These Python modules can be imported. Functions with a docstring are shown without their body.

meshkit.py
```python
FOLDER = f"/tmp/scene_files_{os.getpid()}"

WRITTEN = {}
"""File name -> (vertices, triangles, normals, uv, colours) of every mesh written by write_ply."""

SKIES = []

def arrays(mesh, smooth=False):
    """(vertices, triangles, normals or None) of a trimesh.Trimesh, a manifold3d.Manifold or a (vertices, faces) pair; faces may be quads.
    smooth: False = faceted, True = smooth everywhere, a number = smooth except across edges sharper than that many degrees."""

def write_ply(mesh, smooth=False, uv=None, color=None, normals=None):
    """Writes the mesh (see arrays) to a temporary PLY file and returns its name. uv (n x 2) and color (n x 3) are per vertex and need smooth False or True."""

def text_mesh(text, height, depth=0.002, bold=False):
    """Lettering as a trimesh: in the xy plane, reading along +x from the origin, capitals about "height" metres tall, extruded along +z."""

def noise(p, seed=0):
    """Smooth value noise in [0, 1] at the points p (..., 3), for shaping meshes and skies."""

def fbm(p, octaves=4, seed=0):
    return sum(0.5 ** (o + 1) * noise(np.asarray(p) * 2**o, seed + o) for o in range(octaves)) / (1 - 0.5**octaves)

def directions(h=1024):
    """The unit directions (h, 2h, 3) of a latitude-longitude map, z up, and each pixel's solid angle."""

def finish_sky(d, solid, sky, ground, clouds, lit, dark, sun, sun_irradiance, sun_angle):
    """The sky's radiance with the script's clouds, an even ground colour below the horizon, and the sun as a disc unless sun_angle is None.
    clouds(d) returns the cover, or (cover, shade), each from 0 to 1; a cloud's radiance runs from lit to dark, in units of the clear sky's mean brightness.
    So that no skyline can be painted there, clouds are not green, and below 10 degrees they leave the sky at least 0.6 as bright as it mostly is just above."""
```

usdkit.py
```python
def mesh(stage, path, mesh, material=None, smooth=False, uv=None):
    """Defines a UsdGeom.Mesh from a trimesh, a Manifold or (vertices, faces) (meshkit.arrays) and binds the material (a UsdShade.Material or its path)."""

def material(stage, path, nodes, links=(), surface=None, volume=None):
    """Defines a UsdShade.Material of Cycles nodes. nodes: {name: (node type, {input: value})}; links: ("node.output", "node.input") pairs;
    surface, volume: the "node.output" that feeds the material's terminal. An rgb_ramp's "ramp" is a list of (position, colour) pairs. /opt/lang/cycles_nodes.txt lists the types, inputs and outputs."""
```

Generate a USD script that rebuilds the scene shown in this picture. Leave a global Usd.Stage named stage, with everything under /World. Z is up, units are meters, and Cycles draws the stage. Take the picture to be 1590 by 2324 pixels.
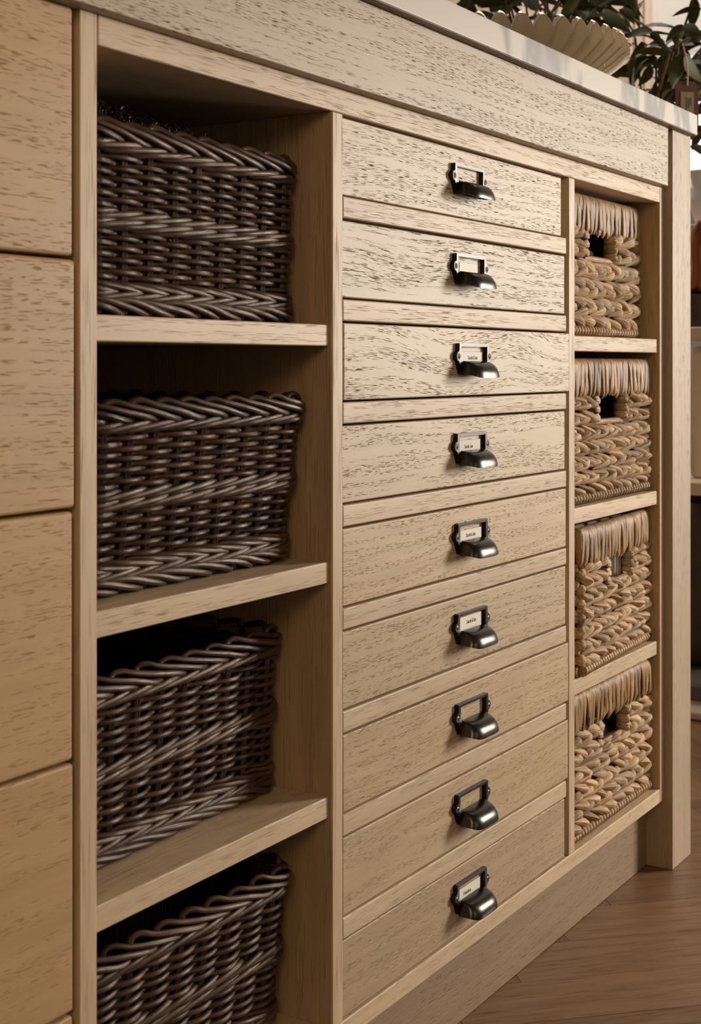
import math, random
import numpy as np
import trimesh
import manifold3d as m3
from shapely.geometry import Polygon, Point, box as sbox
from shapely.ops import unary_union
import usdkit, meshkit
from pxr import Usd, UsdGeom, UsdLux, UsdShade, Gf, Sdf, Vt

random.seed(7)
RNG = np.random.default_rng(7)
stage = Usd.Stage.CreateInMemory()
UsdGeom.SetStageUpAxis(stage, "Z")
UsdGeom.SetStageMetersPerUnit(stage, 1.0)
UsdGeom.Xform.Define(stage, "/World")

# ------------------------------------------------------------------ camera, light, exposure
F_PX, HY, CX = 3150.0, 828.0, 795.0
YAW = math.atan2(2810 - CX, F_PX)
SA, CA = math.sin(YAW), math.cos(YAW)
CAM = np.array([-0.8742, -0.566, 0.5896])
EXPOSURE = 0.08
cam = UsdGeom.Camera.Define(stage, "/World/camera")
FL = 50.0
HAP = FL * 1590 / F_PX
cam.CreateFocalLengthAttr(FL)
cam.CreateHorizontalApertureAttr(HAP)
cam.CreateVerticalApertureAttr(HAP * 2324 / 1590)
cam.CreateVerticalApertureOffsetAttr(-HAP * (1162 - HY) / 1590)
cam.CreateFStopAttr(16.0)
cam.CreateFocusDistanceAttr(1.2)
cam.CreateExposureAttr(EXPOSURE)
cam.CreateClippingRangeAttr(Gf.Vec2f(0.05, 100))
R = np.array([SA, -CA, 0]); U = np.array([0, 0, 1.0]); D = np.array([CA, SA, 0])
cam.AddTransformOp().Set(Gf.Matrix4d(*R, 0, *U, 0, *(-D), 0, *CAM, 1))


def rect_light(name, pos, target, w, h, color, inten):
    l = UsdLux.RectLight.Define(stage, "/World/" + name)
    pos = np.array(pos, float)
    z = pos - np.array(target, float); z /= np.linalg.norm(z)
    x = np.cross([0, 0, 1.0], z); x /= np.linalg.norm(x)
    y = np.cross(z, x)
    l.AddTransformOp().Set(Gf.Matrix4d(*x, 0, *y, 0, *z, 0, *pos, 1))
    l.CreateWidthAttr(w); l.CreateHeightAttr(h)
    l.CreateColorAttr(Gf.Vec3f(*color)); l.CreateIntensityAttr(inten)
    return l


dome = UsdLux.DomeLight.Define(stage, "/World/sky_light")  # even warm fill added from all sides, not a sky
dome.CreateColorAttr(Gf.Vec3f(1.0, 0.80, 0.60)); dome.CreateIntensityAttr(0.045)
rect_light("key_light", (2.30, -1.50, 0.86), (0.35, 0.0, 0.5), 0.60, 0.80, (1.0, 0.93, 0.83), 47.0)
rect_light("fill_light", (-1.9, -1.05, 1.35), (0.0, 0.0, 0.55), 0.55, 0.55, (1.0, 0.71, 0.40), 7.5)
rect_light("front_light", (-0.3, -2.3, 1.0), (0.0, 0.0, 0.5), 1.2, 1.0, (1.0, 0.72, 0.42), 1.1)  # soft fill added from the front, no visible source
rect_light("shop_light", (2.3, 0.6, 2.6), (2.4, 0.7, 0.0), 1.4, 1.4, (1.0, 0.95, 0.90), 6.0)  # unseen area light that fills the plants and display stand


# ------------------------------------------------------------------ helpers
USED = {}


def fresh(parent, name):
    k = USED.get((parent, name), 0)
    USED[(parent, name)] = k + 1
    return f"{parent}/{name}" if k == 0 else f"{parent}/{name}_{k:03d}"


def tag(prim, label=None, cat=None, group=None, kind=None):
    for k, v in (("label", label), ("category", cat), ("group", group), ("kind", kind)):
        if v:
            prim.SetCustomDataByKey(k, v)
    return prim


def thing(name, label, cat, loc=(0, 0, 0), rotz=0.0, group=None, kind=None):
    x = UsdGeom.Xform.Define(stage, fresh("/World", name))
    if any(loc):
        x.AddTranslateOp().Set(Gf.Vec3d(*map(float, loc)))
    if rotz:
        x.AddRotateZOp().Set(rotz)
    return tag(x.GetPrim(), label, cat, group, kind)


def obj(name, mesh, mat, parent=None, smooth=35, uv=None, label=None, cat=None, group=None, kind=None):
    par = parent.GetPath().pathString if parent is not None else "/World"
    m = usdkit.mesh(stage, fresh(par, name), mesh, mat, smooth=smooth, uv=uv)
    m.CreateDoubleSidedAttr(True)
    return tag(m.GetPrim(), label, cat, group, kind)


_SPH = trimesh.creation.icosphere(1, 1.0).vertices
_OCT = np.array([[1, 0, 0], [-1, 0, 0], [0, 1, 0], [0, -1, 0], [0, 0, 1], [0, 0, -1.0]])


def rbox(x0, x1, y0, y1, z0, z1, r=0.0012, fine=False):
    """A box with rounded (fine) or chamfered edges."""
    lo, hi = np.array([x0, y0, z0], float), np.array([x1, y1, z1], float)
    r = min(r, 0.45 * (hi - lo).min())
    d = _SPH if fine else np.vstack([_OCT])
    pts = []
    for i in range(8):
        c = np.where([(i >> k) & 1 for k in range(3)], hi - r, lo + r)
        pts.append(c + r * d)
    return trimesh.convex.convex_hull(np.vstack(pts))


def join(ms):
    return trimesh.util.concatenate(ms)


def catmull(P, n=6):
    P = np.asarray(P, float)
    Q = np.vstack([2 * P[0] - P[1], P, 2 * P[-1] - P[-2]])
    t = np.linspace(0, 1, n, endpoint=False)[:, None]
    out = []
    for i in range(1, len(Q) - 2):
        a, b, c, d = Q[i - 1], Q[i], Q[i + 1], Q[i + 2]
        out.append(0.5 * (2 * b + (c - a) * t + (2 * a - 5 * b + 4 * c - d) * t**2 + (3 * b - a - 3 * c + d) * t**3))
    return np.vstack(out + [P[-1:]])


def tube(P, rad, sides=8, closed=False, ref=(0, 0, 1), flat=1.0, vscale=1.0):
    """A swept rod with uv = (around, along in metres). flat squashes the section along its second axis."""
    P = np.asarray(P, float)
    n = len(P)
    T = np.roll(P, -1, 0) - np.roll(P, 1, 0) if closed else np.gradient(P, axis=0)
    T /= np.linalg.norm(T, axis=1, keepdims=True) + 1e-12
    N = np.cross(np.broadcast_to(ref, P.shape), T); N /= np.linalg.norm(N, axis=1, keepdims=True) + 1e-12
    B = np.cross(T, N)
    rad = np.broadcast_to(rad, (n,)).astype(float)
    L = np.concatenate([[0], np.cumsum(np.linalg.norm(np.diff(P, axis=0), axis=1))])
    m = sides + 1
    if closed:
        P, N, B, rad = (np.concatenate([q, q[:1]]) for q in (P, N, B, rad))
        L = np.concatenate([L, [L[-1] + np.linalg.norm(P[-2] - P[0])]])
        n += 1
    a = np.linspace(0, 2 * np.pi, m)
    V = P[:, None] + rad[:, None, None] * (np.cos(a)[None, :, None] * N[:, None] * flat + np.sin(a)[None, :, None] * B[:, None])
    uv = np.stack(np.broadcast_arrays(np.linspace(0, 1, m)[None, :], L[:, None] * vscale), -1).reshape(-1, 2)
    i, j = np.meshgrid(np.arange(n - 1), np.arange(sides), indexing="ij")
    q = np.stack([i * m + j, i * m + j + 1, (i + 1) * m + j + 1, (i + 1) * m + j], -1).reshape(-1, 4)
    F = np.vstack([q[:, [0, 2, 1]], q[:, [0, 3, 2]]])
    V = V.reshape(-1, 3)
    if not closed:
        V = np.vstack([V, P[0], P[-1]]); uv = np.vstack([uv, [[0.5, 0]], [[0.5, L[-1]]]])
        e = (n - 1) * m
        c0 = np.array([[len(V) - 2, k, k + 1] for k in range(sides)])
        c1 = np.array([[len(V) - 1, e + k + 1, e + k] for k in range(sides)])
        F = np.vstack([F, c0, c1])
    return trimesh.Trimesh(V, F, process=False), uv


def lathe(profile, n=40, flute=None):
    """profile: (radius, z) pairs from the bottom up."""
    p = np.asarray(profile, float)
    a = np.linspace(0, 2 * np.pi, n, endpoint=False)
    V = np.stack([p[:, None, 0] * np.cos(a), p[:, None, 0] * np.sin(a), np.broadcast_to(p[:, None, 1], (len(p), n))], -1).reshape(-1, 3)
    i, j = np.meshgrid(np.arange(len(p) - 1), np.arange(n), indexing="ij")
    k = (j + 1) % n
    q = np.stack([i * n + j, i * n + k, (i + 1) * n + k, (i + 1) * n + j], -1).reshape(-1, 4)
    return trimesh.Trimesh(V, np.vstack([q[:, [0, 1, 2]], q[:, [0, 2, 3]]]), process=False)


def extr(poly, y0, y1):
    """Extrudes an (x, z) polygon between the planes y0 and y1."""
    g = list(getattr(poly, "geoms", [poly]))
    ms = []
    for p in g:
        m = trimesh.creation.extrude_polygon(p, y1 - y0, engine="earcut")
        v = np.array(m.vertices)
        ms.append(trimesh.Trimesh(np.stack([v[:, 0], y0 + v[:, 2], v[:, 1]], 1), np.array(m.faces)[:, ::-1], process=False))
    return join(ms)


# ------------------------------------------------------------------ materials
def mat(name, nodes, links, surface="p.BSDF"):
    return usdkit.material(stage, "/World/Looks/" + name, nodes, links, surface=surface)


AX = {"x": ((1, 0, 0), (0, 0, 1), (0, 1, 0)), "z": ((0, 0, 1), (1, 0, 0), (0, 1, 0)), "y": ((0, 1, 0), (1, 0, 0), (0, 0, 1))}


def oak(name, axes, light, dark, pit=(0.135, 0.080, 0.043), strength=0.8, warp=0.006, ka=95., kb=1300., thr=(0.56, 0.64), ring=230., rough=0.5, bump=0.5, vary=0.06, low=(4.5, 9.), seed=0.0):
    A = AX[axes] if isinstance(axes, str) else axes
    n = {
        "geo": ("geometry", {}), "oi": ("object_info", {}),
        "da": ("vector_math", {"math_type": "dot_product", "vector2": A[0]}),
        "db": ("vector_math", {"math_type": "dot_product", "vector2": A[1]}),
        "dc": ("vector_math", {"math_type": "dot_product", "vector2": A[2]}),
        "ro": ("math", {"math_type": "multiply_add", "value2": 31.7, "value3": seed}),
        "a": ("math", {"math_type": "add"}), "b": ("math", {"math_type": "add"}),
        "lv": ("combine_xyz", {}), "la": ("math", {"math_type": "multiply", "value2": low[0]}), "lb": ("math", {"math_type": "multiply", "value2": low[1]}),
        "ln": ("noise_texture", {"scale": 1.0, "detail": 1.2, "roughness": 0.45}),
        "lw": ("math", {"math_type": "multiply_add", "value2": warp * 2, "value3": -warp}),
        "bw": ("math", {"math_type": "add"}),
        "pa": ("math", {"math_type": "multiply", "value2": ka}), "pb": ("math", {"math_type": "multiply", "value2": kb}), "pc": ("math", {"math_type": "multiply", "value2": kb}),
        "pv": ("combine_xyz", {}), "pn": ("noise_texture", {"scale": 1.0, "detail": 1.0, "roughness": 0.4}),
        "pr": ("map_range", {"range_type": "smoothstep", "from_min": thr[0], "from_max": thr[1], "clamp": True}),
        "ra": ("math", {"math_type": "multiply", "value2": 7.0}), "rb": ("math", {"math_type": "multiply", "value2": ring}), "rc": ("math", {"math_type": "multiply", "value2": ring}),
        "rv": ("combine_xyz", {}), "rn": ("noise_texture", {"scale": 1.0, "detail": 1.0}),
        "rr": ("map_range", {"range_type": "smoothstep", "from_min": 0.43, "from_max": 0.55, "clamp": True}),
        "ta": ("math", {"math_type": "multiply", "value2": 9.0}), "tb": ("math", {"math_type": "multiply", "value2": 70.0}), "tc": ("math", {"math_type": "multiply", "value2": 70.0}),
        "tv": ("combine_xyz", {}), "tn": ("noise_texture", {"scale": 1.0, "detail": 4.0, "roughness": 0.65}),
        "tr": ("map_range", {"from_min": 0.3, "from_max": 0.7, "clamp": True}),
        "cm": ("mix_color", {"a": dark, "b": light}),
        "vv": ("math", {"math_type": "multiply_add", "value2": 2 * vary, "value3": 1 - vary}),
        "hs": ("hsv", {"hue": 0.5, "saturation": 1.0}),
        "pf": ("math", {"math_type": "multiply"}), "ps": ("math", {"math_type": "multiply", "value2": strength}),
        "cp": ("mix_color", {"b": pit}),
        "bh": ("math", {"math_type": "multiply_add", "value2": -1.0}), "th": ("math", {"math_type": "multiply", "value2": 0.25}),
        "bp": ("bump", {"strength": bump, "distance": 0.0006}), "sl": ("math", {"math_type": "multiply_add", "value2": -0.36, "value3": 0.38}),
        "p": ("principled_bsdf", {"roughness": rough, "specular_ior_level": 0.4}),
    }
    l = [("geo.position", f"{d}.vector1") for d in ("da", "db", "dc")] + [
        ("oi.random", "ro.value1"), ("da.value", "a.value1"), ("ro.value", "a.value2"), ("db.value", "b.value1"), ("ro.value", "b.value2"),
        ("a.value", "la.value1"), ("b.value", "lb.value1"), ("la.value", "lv.x"), ("lb.value", "lv.y"), ("dc.value", "lv.z"), ("lv.vector", "ln.vector"),
        ("ln.fac", "lw.value1"), ("b.value", "bw.value1"), ("lw.value", "bw.value2")]
    for k in "prt":
        l += [("a.value", k + "a.value1"), ("bw.value", k + "b.value1"), ("dc.value", k + "c.value1"), (k + "a.value", k + "v.x"), (k + "b.value", k + "v.y"), (k + "c.value", k + "v.z"), (k + "v.vector", k + "n.vector"), (k + "n.fac", k + "r.value")]
    l += [("tr.result", "cm.fac"), ("oi.random", "vv.value1"), ("vv.value", "hs.value"), ("cm.result", "hs.color"),
          ("pr.result", "pf.value1"), ("rr.result", "pf.value2"), ("pf.value", "ps.value1"), ("ps.value", "cp.fac"), ("hs.color", "cp.a"), ("cp.result", "p.base_color"),
          ("tn.fac", "th.value1"), ("pf.value", "bh.value1"), ("th.value", "bh.value3"), ("bh.value", "bp.height"), ("bp.normal", "p.normal"), ("pf.value", "sl.value1"), ("sl.value", "p.specular_ior_level")]
    return mat(name, n, l)


def plain(name, color, rough=0.5, metallic=0.0, spec=0.5, noise=0.0, scale=40.0, bump=0.0, coat=0.0, extra=None):
    n = {"p": ("principled_bsdf", {"base_color": color, "roughness": rough, "metallic": metallic, "specular_ior_level": spec, "coat_weight": coat, **(extra or {})})}
    l = []
    if noise or bump:
        n["geo"] = ("geometry", {})
        n["n"] = ("noise_texture", {"scale": scale, "detail": 4.0})
        l += [("geo.position", "n.vector")]
    if noise:
        n["m"] = ("map_range", {"from_min": 0.3, "from_max": 0.7, "to_min": 1 - noise, "to_max": 1 + noise, "clamp": True})
        n["h"] = ("hsv", {"hue": 0.5, "saturation": 1.0, "color": color})
        l += [("n.fac", "m.value"), ("m.result", "h.value"), ("h.color", "p.base_color")]
    if bump:
        n["b"] = ("bump", {"strength": bump, "distance": 0.002})
        l += [("n.fac", "b.height"), ("b.normal", "p.normal")]
    return mat(name, n, l)


def fibre(name, lo, hi, rough, around=9.0, along=45.0, bump=0.6, vary=0.3, spec=0.5, dist=0.0008, tint=(1, 1, 1)):
    """Rods and leaves whose fibres run along them (uv: around, along)."""
    n = {"uv": ("uvmap", {"attribute": "st"}), "oi": ("object_info", {}), "mp": ("mapping", {"scale": (around, along, 1)}),
         "rz": ("math", {"math_type": "multiply", "value2": 57.0}), "cx": ("combine_xyz", {}), "va": ("vector_math", {"math_type": "add"}),
         "n": ("noise_texture", {"scale": 1.0, "detail": 3.0, "roughness": 0.6}),
         "g": ("geometry", {}), "n2": ("noise_texture", {"scale": 70.0, "detail": 2.0}),
         "mr": ("map_range", {"from_min": 0.32, "from_max": 0.68, "clamp": True}),
         "c": ("mix_color", {"a": lo, "b": hi}),
         "m2": ("map_range", {"from_min": 0.3, "from_max": 0.7, "to_min": 0.8, "to_max": 1.2}),
         "v": ("math", {"math_type": "multiply_add", "value2": 2 * vary, "value3": 1 - vary}), "vm": ("math", {"math_type": "multiply"}),
         "h": ("hsv", {"hue": 0.5, "saturation": 1.0}),
         "b": ("bump", {"strength": bump, "distance": dist}),
         "p": ("principled_bsdf", {"roughness": rough, "specular_ior_level": spec, "specular_tint": tint})}
    l = [("uv.UV", "mp.vector"), ("oi.random", "rz.value1"), ("rz.value", "cx.x"), ("rz.value", "cx.y"), ("mp.vector", "va.vector1"), ("cx.vector", "va.vector2"), ("va.vector", "n.vector"),
         ("n.fac", "mr.value"), ("mr.result", "c.fac"), ("g.position", "n2.vector"), ("n2.fac", "m2.value"), ("oi.random", "v.value1"), ("v.value", "vm.value1"), ("m2.result", "vm.value2"), ("vm.value", "h.value"), ("c.result", "h.color"), ("h.color", "p.base_color"),
         ("n.fac", "b.height"), ("b.normal", "p.normal")]
    return mat(name, n, l)


RAIL_L, RAIL_D = (0.57, 0.425, 0.28), (0.46, 0.335, 0.215)
M = {}
M["rail"] = oak("oak_rail", "x", RAIL_L, RAIL_D, strength=0.42, warp=0.0015, ka=45, kb=2000, thr=(0.58, 0.65), ring=210)
M["upright"] = oak("oak_upright", "z", RAIL_L, RAIL_D, strength=0.35, warp=0.001, ka=22, kb=1100, thr=(0.57, 0.66), ring=150)
M["panel"] = oak("oak_panel", "z", (0.50, 0.335, 0.195), (0.39, 0.255, 0.145), strength=0.3, pit=(0.18, 0.105, 0.05), warp=0.006, ka=35, kb=1000)
M["apron"] = oak("oak_apron", "x", (0.43, 0.34, 0.25), (0.365, 0.285, 0.20), strength=0.9, warp=0.004, ka=95, kb=1900, thr=(0.58, 0.63), ring=260)
M["post"] = oak("oak_post", "z", (0.37, 0.275, 0.19), (0.32, 0.235, 0.16), strength=0.2, warp=0.002, ka=70, kb=1100, thr=(0.58, 0.68))
M["plinth"] = oak("oak_plinth", "x", (0.285, 0.19, 0.112), (0.22, 0.142, 0.08), strength=0.3, warp=0.008, ka=70, kb=1100)
M["big_drawer"] = oak("oak_big_drawer", "x", (0.48, 0.305, 0.145), (0.39, 0.24, 0.108), strength=0.4, warp=0.004, ka=90, kb=1100, thr=(0.57, 0.66))
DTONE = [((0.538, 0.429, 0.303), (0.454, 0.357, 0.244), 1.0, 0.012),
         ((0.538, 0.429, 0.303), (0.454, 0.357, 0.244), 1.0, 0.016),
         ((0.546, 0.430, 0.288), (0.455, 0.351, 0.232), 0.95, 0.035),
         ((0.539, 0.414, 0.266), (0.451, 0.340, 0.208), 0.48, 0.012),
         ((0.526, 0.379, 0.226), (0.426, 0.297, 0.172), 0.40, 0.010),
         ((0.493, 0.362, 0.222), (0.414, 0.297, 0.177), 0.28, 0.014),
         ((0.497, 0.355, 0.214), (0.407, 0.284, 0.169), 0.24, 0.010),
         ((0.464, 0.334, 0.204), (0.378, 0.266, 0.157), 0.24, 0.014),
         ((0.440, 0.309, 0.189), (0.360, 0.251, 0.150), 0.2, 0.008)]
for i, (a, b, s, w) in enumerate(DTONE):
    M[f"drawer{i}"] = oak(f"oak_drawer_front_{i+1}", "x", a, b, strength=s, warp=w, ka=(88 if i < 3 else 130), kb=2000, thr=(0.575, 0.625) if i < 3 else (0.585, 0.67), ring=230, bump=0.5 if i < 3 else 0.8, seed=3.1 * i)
S2 = math.sqrt(0.5)
FL_L, FL_D = (0.215, 0.115, 0.052), (0.135, 0.068, 0.029)
M["floor_a"] = oak("oak_floor", ((S2, -S2, 0), (S2, S2, 0), (0, 0, 1)), FL_L, FL_D, strength=0.5, warp=0.006, ka=22, kb=1000, rough=0.42, vary=0.22, ring=120)
M["floor_b"] = oak("oak_floor_cross", ((S2, S2, 0), (S2, -S2, 0), (0, 0, 1)), FL_L, FL_D, strength=0.5, warp=0.006, ka=22, kb=1000, rough=0.42, vary=0.22, ring=120)
M["subfloor"] = plain("subfloor", (0.035, 0.022, 0.014), 0.9, noise=0.1)
M["metal"] = plain("dark_bronze", (0.055, 0.050, 0.044), 0.27, metallic=1.0, noise=0.15, scale=160)
M["plate_metal"] = plain("blackened_plate", (0.040, 0.036, 0.031), 0.34, metallic=1.0, noise=0.1, scale=200)
M["screw"] = plain("screw_steel", (0.35, 0.33, 0.30), 0.3, metallic=1.0)
M["card"] = plain("card_paper", (0.72, 0.66, 0.56), 0.6, noise=0.04)
M["clear_card"] = plain("clear_card", (0.46, 0.39, 0.29), 0.5, noise=0.05)
M["ink"] = plain("black_ink", (0.02, 0.018, 0.015), 0.6)
M["wicker"] = fibre("dark_wicker", (0.020, 0.0095, 0.005), (0.085, 0.046, 0.027), 0.36, around=18, along=20, bump=0.6, vary=0.4, spec=0.42, tint=(1.0, 0.80, 0.64))
M["stake"] = fibre("dark_stake", (0.035, 0.019, 0.012), (0.10, 0.06, 0.04), 0.4, around=6, along=20, bump=0.4)
M["hyacinth"] = fibre("water_hyacinth", (0.20, 0.112, 0.053), (0.62, 0.43, 0.25), 0.62, around=22, along=26, bump=1.0, vary=0.26, spec=0.25)
M["hyacinth_wrap"] = fibre("water_hyacinth_wrap", (0.145, 0.072, 0.027), (0.45, 0.275, 0.13), 0.46, around=20, along=14, bump=1.0, vary=0.25, spec=0.35)
M["liner"] = plain("basket_liner", (0.12, 0.068, 0.032), 0.8, noise=0.2)
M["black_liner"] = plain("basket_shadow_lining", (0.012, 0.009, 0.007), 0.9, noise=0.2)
M["ceramic"] = plain("cream_glaze", (0.64, 0.54, 0.40), 0.12, coat=0.4, noise=0.03, scale=30)
M["twine"] = plain("twine", (0.50, 0.36, 0.21), 0.8)
M["leaf"] = mat("dark_leaf", {"oi": ("object_info", {}), "v": ("math", {"math_type": "multiply_add", "value2": 1.1, "value3": 0.5}), "h": ("hsv", {"hue": 0.5, "saturation": 1.0, "color": (0.068, 0.070, 0.027)}),
                              "p": ("principled_bsdf", {"roughness": 0.55, "specular_ior_level": 0.22}), "t": ("translucent_bsdf", {"color": (0.10, 0.10, 0.03)}), "x": ("mix_closure", {"fac": 0.22})},
                [("oi.random", "v.value1"), ("v.value", "h.value"), ("h.color", "p.base_color"), ("p.BSDF", "x.closure1"), ("t.BSDF", "x.closure2")], surface="x.closure")
M["bark"] = plain("bark", (0.12, 0.07, 0.035), 0.8, noise=0.3)
M["stone"] = mat("marble", {"g": ("geometry", {}), "mp": ("mapping", {"rotation": (0, 0.5, 0.25), "scale": (1.5, 1.1, 0.6)}), "n": ("noise_texture", {"scale": 4.0, "detail": 4.0, "roughness": 0.55, "distortion": 0.6}),
                            "ab": ("math", {"math_type": "subtract", "value2": 0.5}), "a2": ("math", {"math_type": "absolute"}),
                            "r": ("map_range", {"range_type": "smoothstep", "from_min": 0.0, "from_max": 0.05, "to_min": 0.95, "to_max": 0.0, "clamp": True}),
                            "n2": ("noise_texture", {"scale": 3.2, "detail": 2.0}), "r2": ("map_range", {"range_type": "smoothstep", "from_min": 0.44, "from_max": 0.56, "clamp": True}), "mm": ("math", {"math_type": "multiply"}),
                            "c": ("mix_color", {"a": (0.56, 0.505, 0.445), "b": (0.27, 0.255, 0.24)}), "p": ("principled_bsdf", {"roughness": 0.45, "specular_ior_level": 0.2})},
                 [("g.position", "mp.vector"), ("mp.vector", "n.vector"), ("n.fac", "ab.value1"), ("ab.value", "a2.value1"), ("a2.value", "r.value"), ("mp.vector", "n2.vector"), ("n2.fac", "r2.value"), ("r.result", "mm.value1"), ("r2.result", "mm.value2"), ("mm.value", "c.fac"), ("c.result", "p.base_color")])
M["wall"] = plain("wall_paint", (0.66, 0.615, 0.565), 0.7, noise=0.02)
M["joinery"] = plain("cream_joinery", (0.60, 0.47, 0.34), 0.5, noise=0.02)
M["pane"] = mat("lit_pane", {"e": ("emission", {"color": (0.97, 0.98, 1.0), "strength": 1.6})}, [], surface="e.emission")
M["copper"] = plain("copper", (0.30, 0.105, 0.045), 0.24, metallic=1.0, bump=0.5, scale=55)
M["white_glaze"] = plain("white_glaze", (0.78, 0.76, 0.73), 0.25, noise=0.02)
M["cream_glaze2"] = plain("cream_stoneware", (0.72, 0.62, 0.48), 0.3, noise=0.05)
M["dark_pot"] = plain("dark_patina", (0.06, 0.034, 0.014), 0.6, noise=0.35, scale=14)
M["slate"] = plain("slate", (0.09, 0.08, 0.07), 0.6, noise=0.1)
M["rug"] = plain("cream_rug", (0.46, 0.37, 0.26), 0.95, noise=0.12, scale=300, bump=0.6)
M["tag_card"] = plain("brown_tag", (0.10, 0.045, 0.028), 0.7, noise=0.05)
M["kraft"] = plain("kraft_label", (0.30, 0.22, 0.14), 0.7)
M["black_plastic"] = plain("black_folder", (0.012, 0.011, 0.010), 0.22)
M["page"] = plain("page_edge", (0.60, 0.54, 0.45), 0.6)
M["tinsel"] = plain("black_tinsel", (0.05, 0.038, 0.025), 0.25, metallic=0.6)
M["fluff"] = plain("cream_fleece", (0.50, 0.44, 0.35), 0.95, noise=0.2, scale=200, bump=1.0)
M["grey_wrap"] = plain("clear_grey_wrap", (0.34, 0.32, 0.29), 0.15, noise=0.15, scale=60)
M["grey_cloth"] = plain("grey_cloth", (0.33, 0.295, 0.235), 0.85, noise=0.25, scale=300, bump=0.8)
M["sub_top"] = oak("underside_shade_brown", "x", (0.20, 0.125, 0.072), (0.15, 0.09, 0.05), strength=0.2, warp=0.003)  # brown that puts the shade of the stone underside into colour
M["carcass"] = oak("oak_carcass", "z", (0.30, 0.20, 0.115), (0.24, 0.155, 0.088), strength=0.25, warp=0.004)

# ------------------------------------------------------------------ setting: floor, walls
fl = thing("floor", "dark oak herringbone plank floor beside the island", "floor", kind="structure")
obj("subfloor", rbox(-1.6, 3.3, -2.2, 2.9, -0.05, -0.0185), M["subfloor"], fl)
PW, PL = 0.0795, 0.48
C0 = np.array([0.4427, 0.011])
e1, e2 = np.array([S2, -S2]), np.array([S2, S2])
keep = sbox(-1.0, -1.15, 3.15, 1.9)
for k in range(-60, 80):
    for j in range(-7, 8):
        for kind in (0, 1):
            if kind == 0:
                p0, p1 = (k * PW + j * PL, k * PW - j * PL), (k * PW + PL + j * PL, k * PW + PW - j * PL)
            else:
                p0, p1 = (k * PW + PL + j * PL, k * PW + PW - PL - j * PL), (k * PW + PL + PW + j * PL, k * PW + PW - j * PL)
            mid = C0 + e1 * (p0[0] + p1[0]) / 2 + e2 * (p0[1] + p1[1]) / 2
            # the planks in or close to the view
            d = (mid - CAM[:2]) @ D[:2]; r_ = (mid - CAM[:2]) @ R[:2]
            if not (keep.contains(Point(*mid)) and d > 0.9 and -0.12 < r_ / d < 0.50 and (mid[1] < 0.28 or mid[0] > 0.75) and not (mid[0] < 0.70 and mid[1] > 0.30)):
                continue
            m = rbox(p0[0] + .00012, p1[0] - .00012, p0[1] + .00012, p1[1] - .00012, -0.018, RNG.uniform(-0.0003, 0.0), 0.0003)
            v = np.array(m.vertices)
            xy = C0 + v[:, :1] * e1 + v[:, 1:2] * e2
            obj("plank", trimesh.Trimesh(np.column_stack([xy, v[:, 2]]), np.array(m.faces), process=False), M["floor_a" if kind == 0 else "floor_b"], fl, smooth=False)
XW = 3.2
w = thing("wall_right", "pale plaster wall beyond the end of the island", "wall", kind="structure")
obj("plaster", join([rbox(XW, XW + .1, -2.2, 0.10, 0, 2.7, .002), rbox(XW, XW + .1, 0.10, .93, 1.56, 2.7, .002), rbox(XW, XW + .1, 0.10, .93, 0, .55, .002), rbox(XW, XW + .1, .93, 2.9, 0, 2.7, .002)]), M["wall"], w)
win = thing("window_1", "bright white window behind the leafy plant", "window", kind="structure")
obj("pane", rbox(XW + .05, XW + .055, 0.10, .93, 1.12, 1.56, .001), M["pane"], win)
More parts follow.
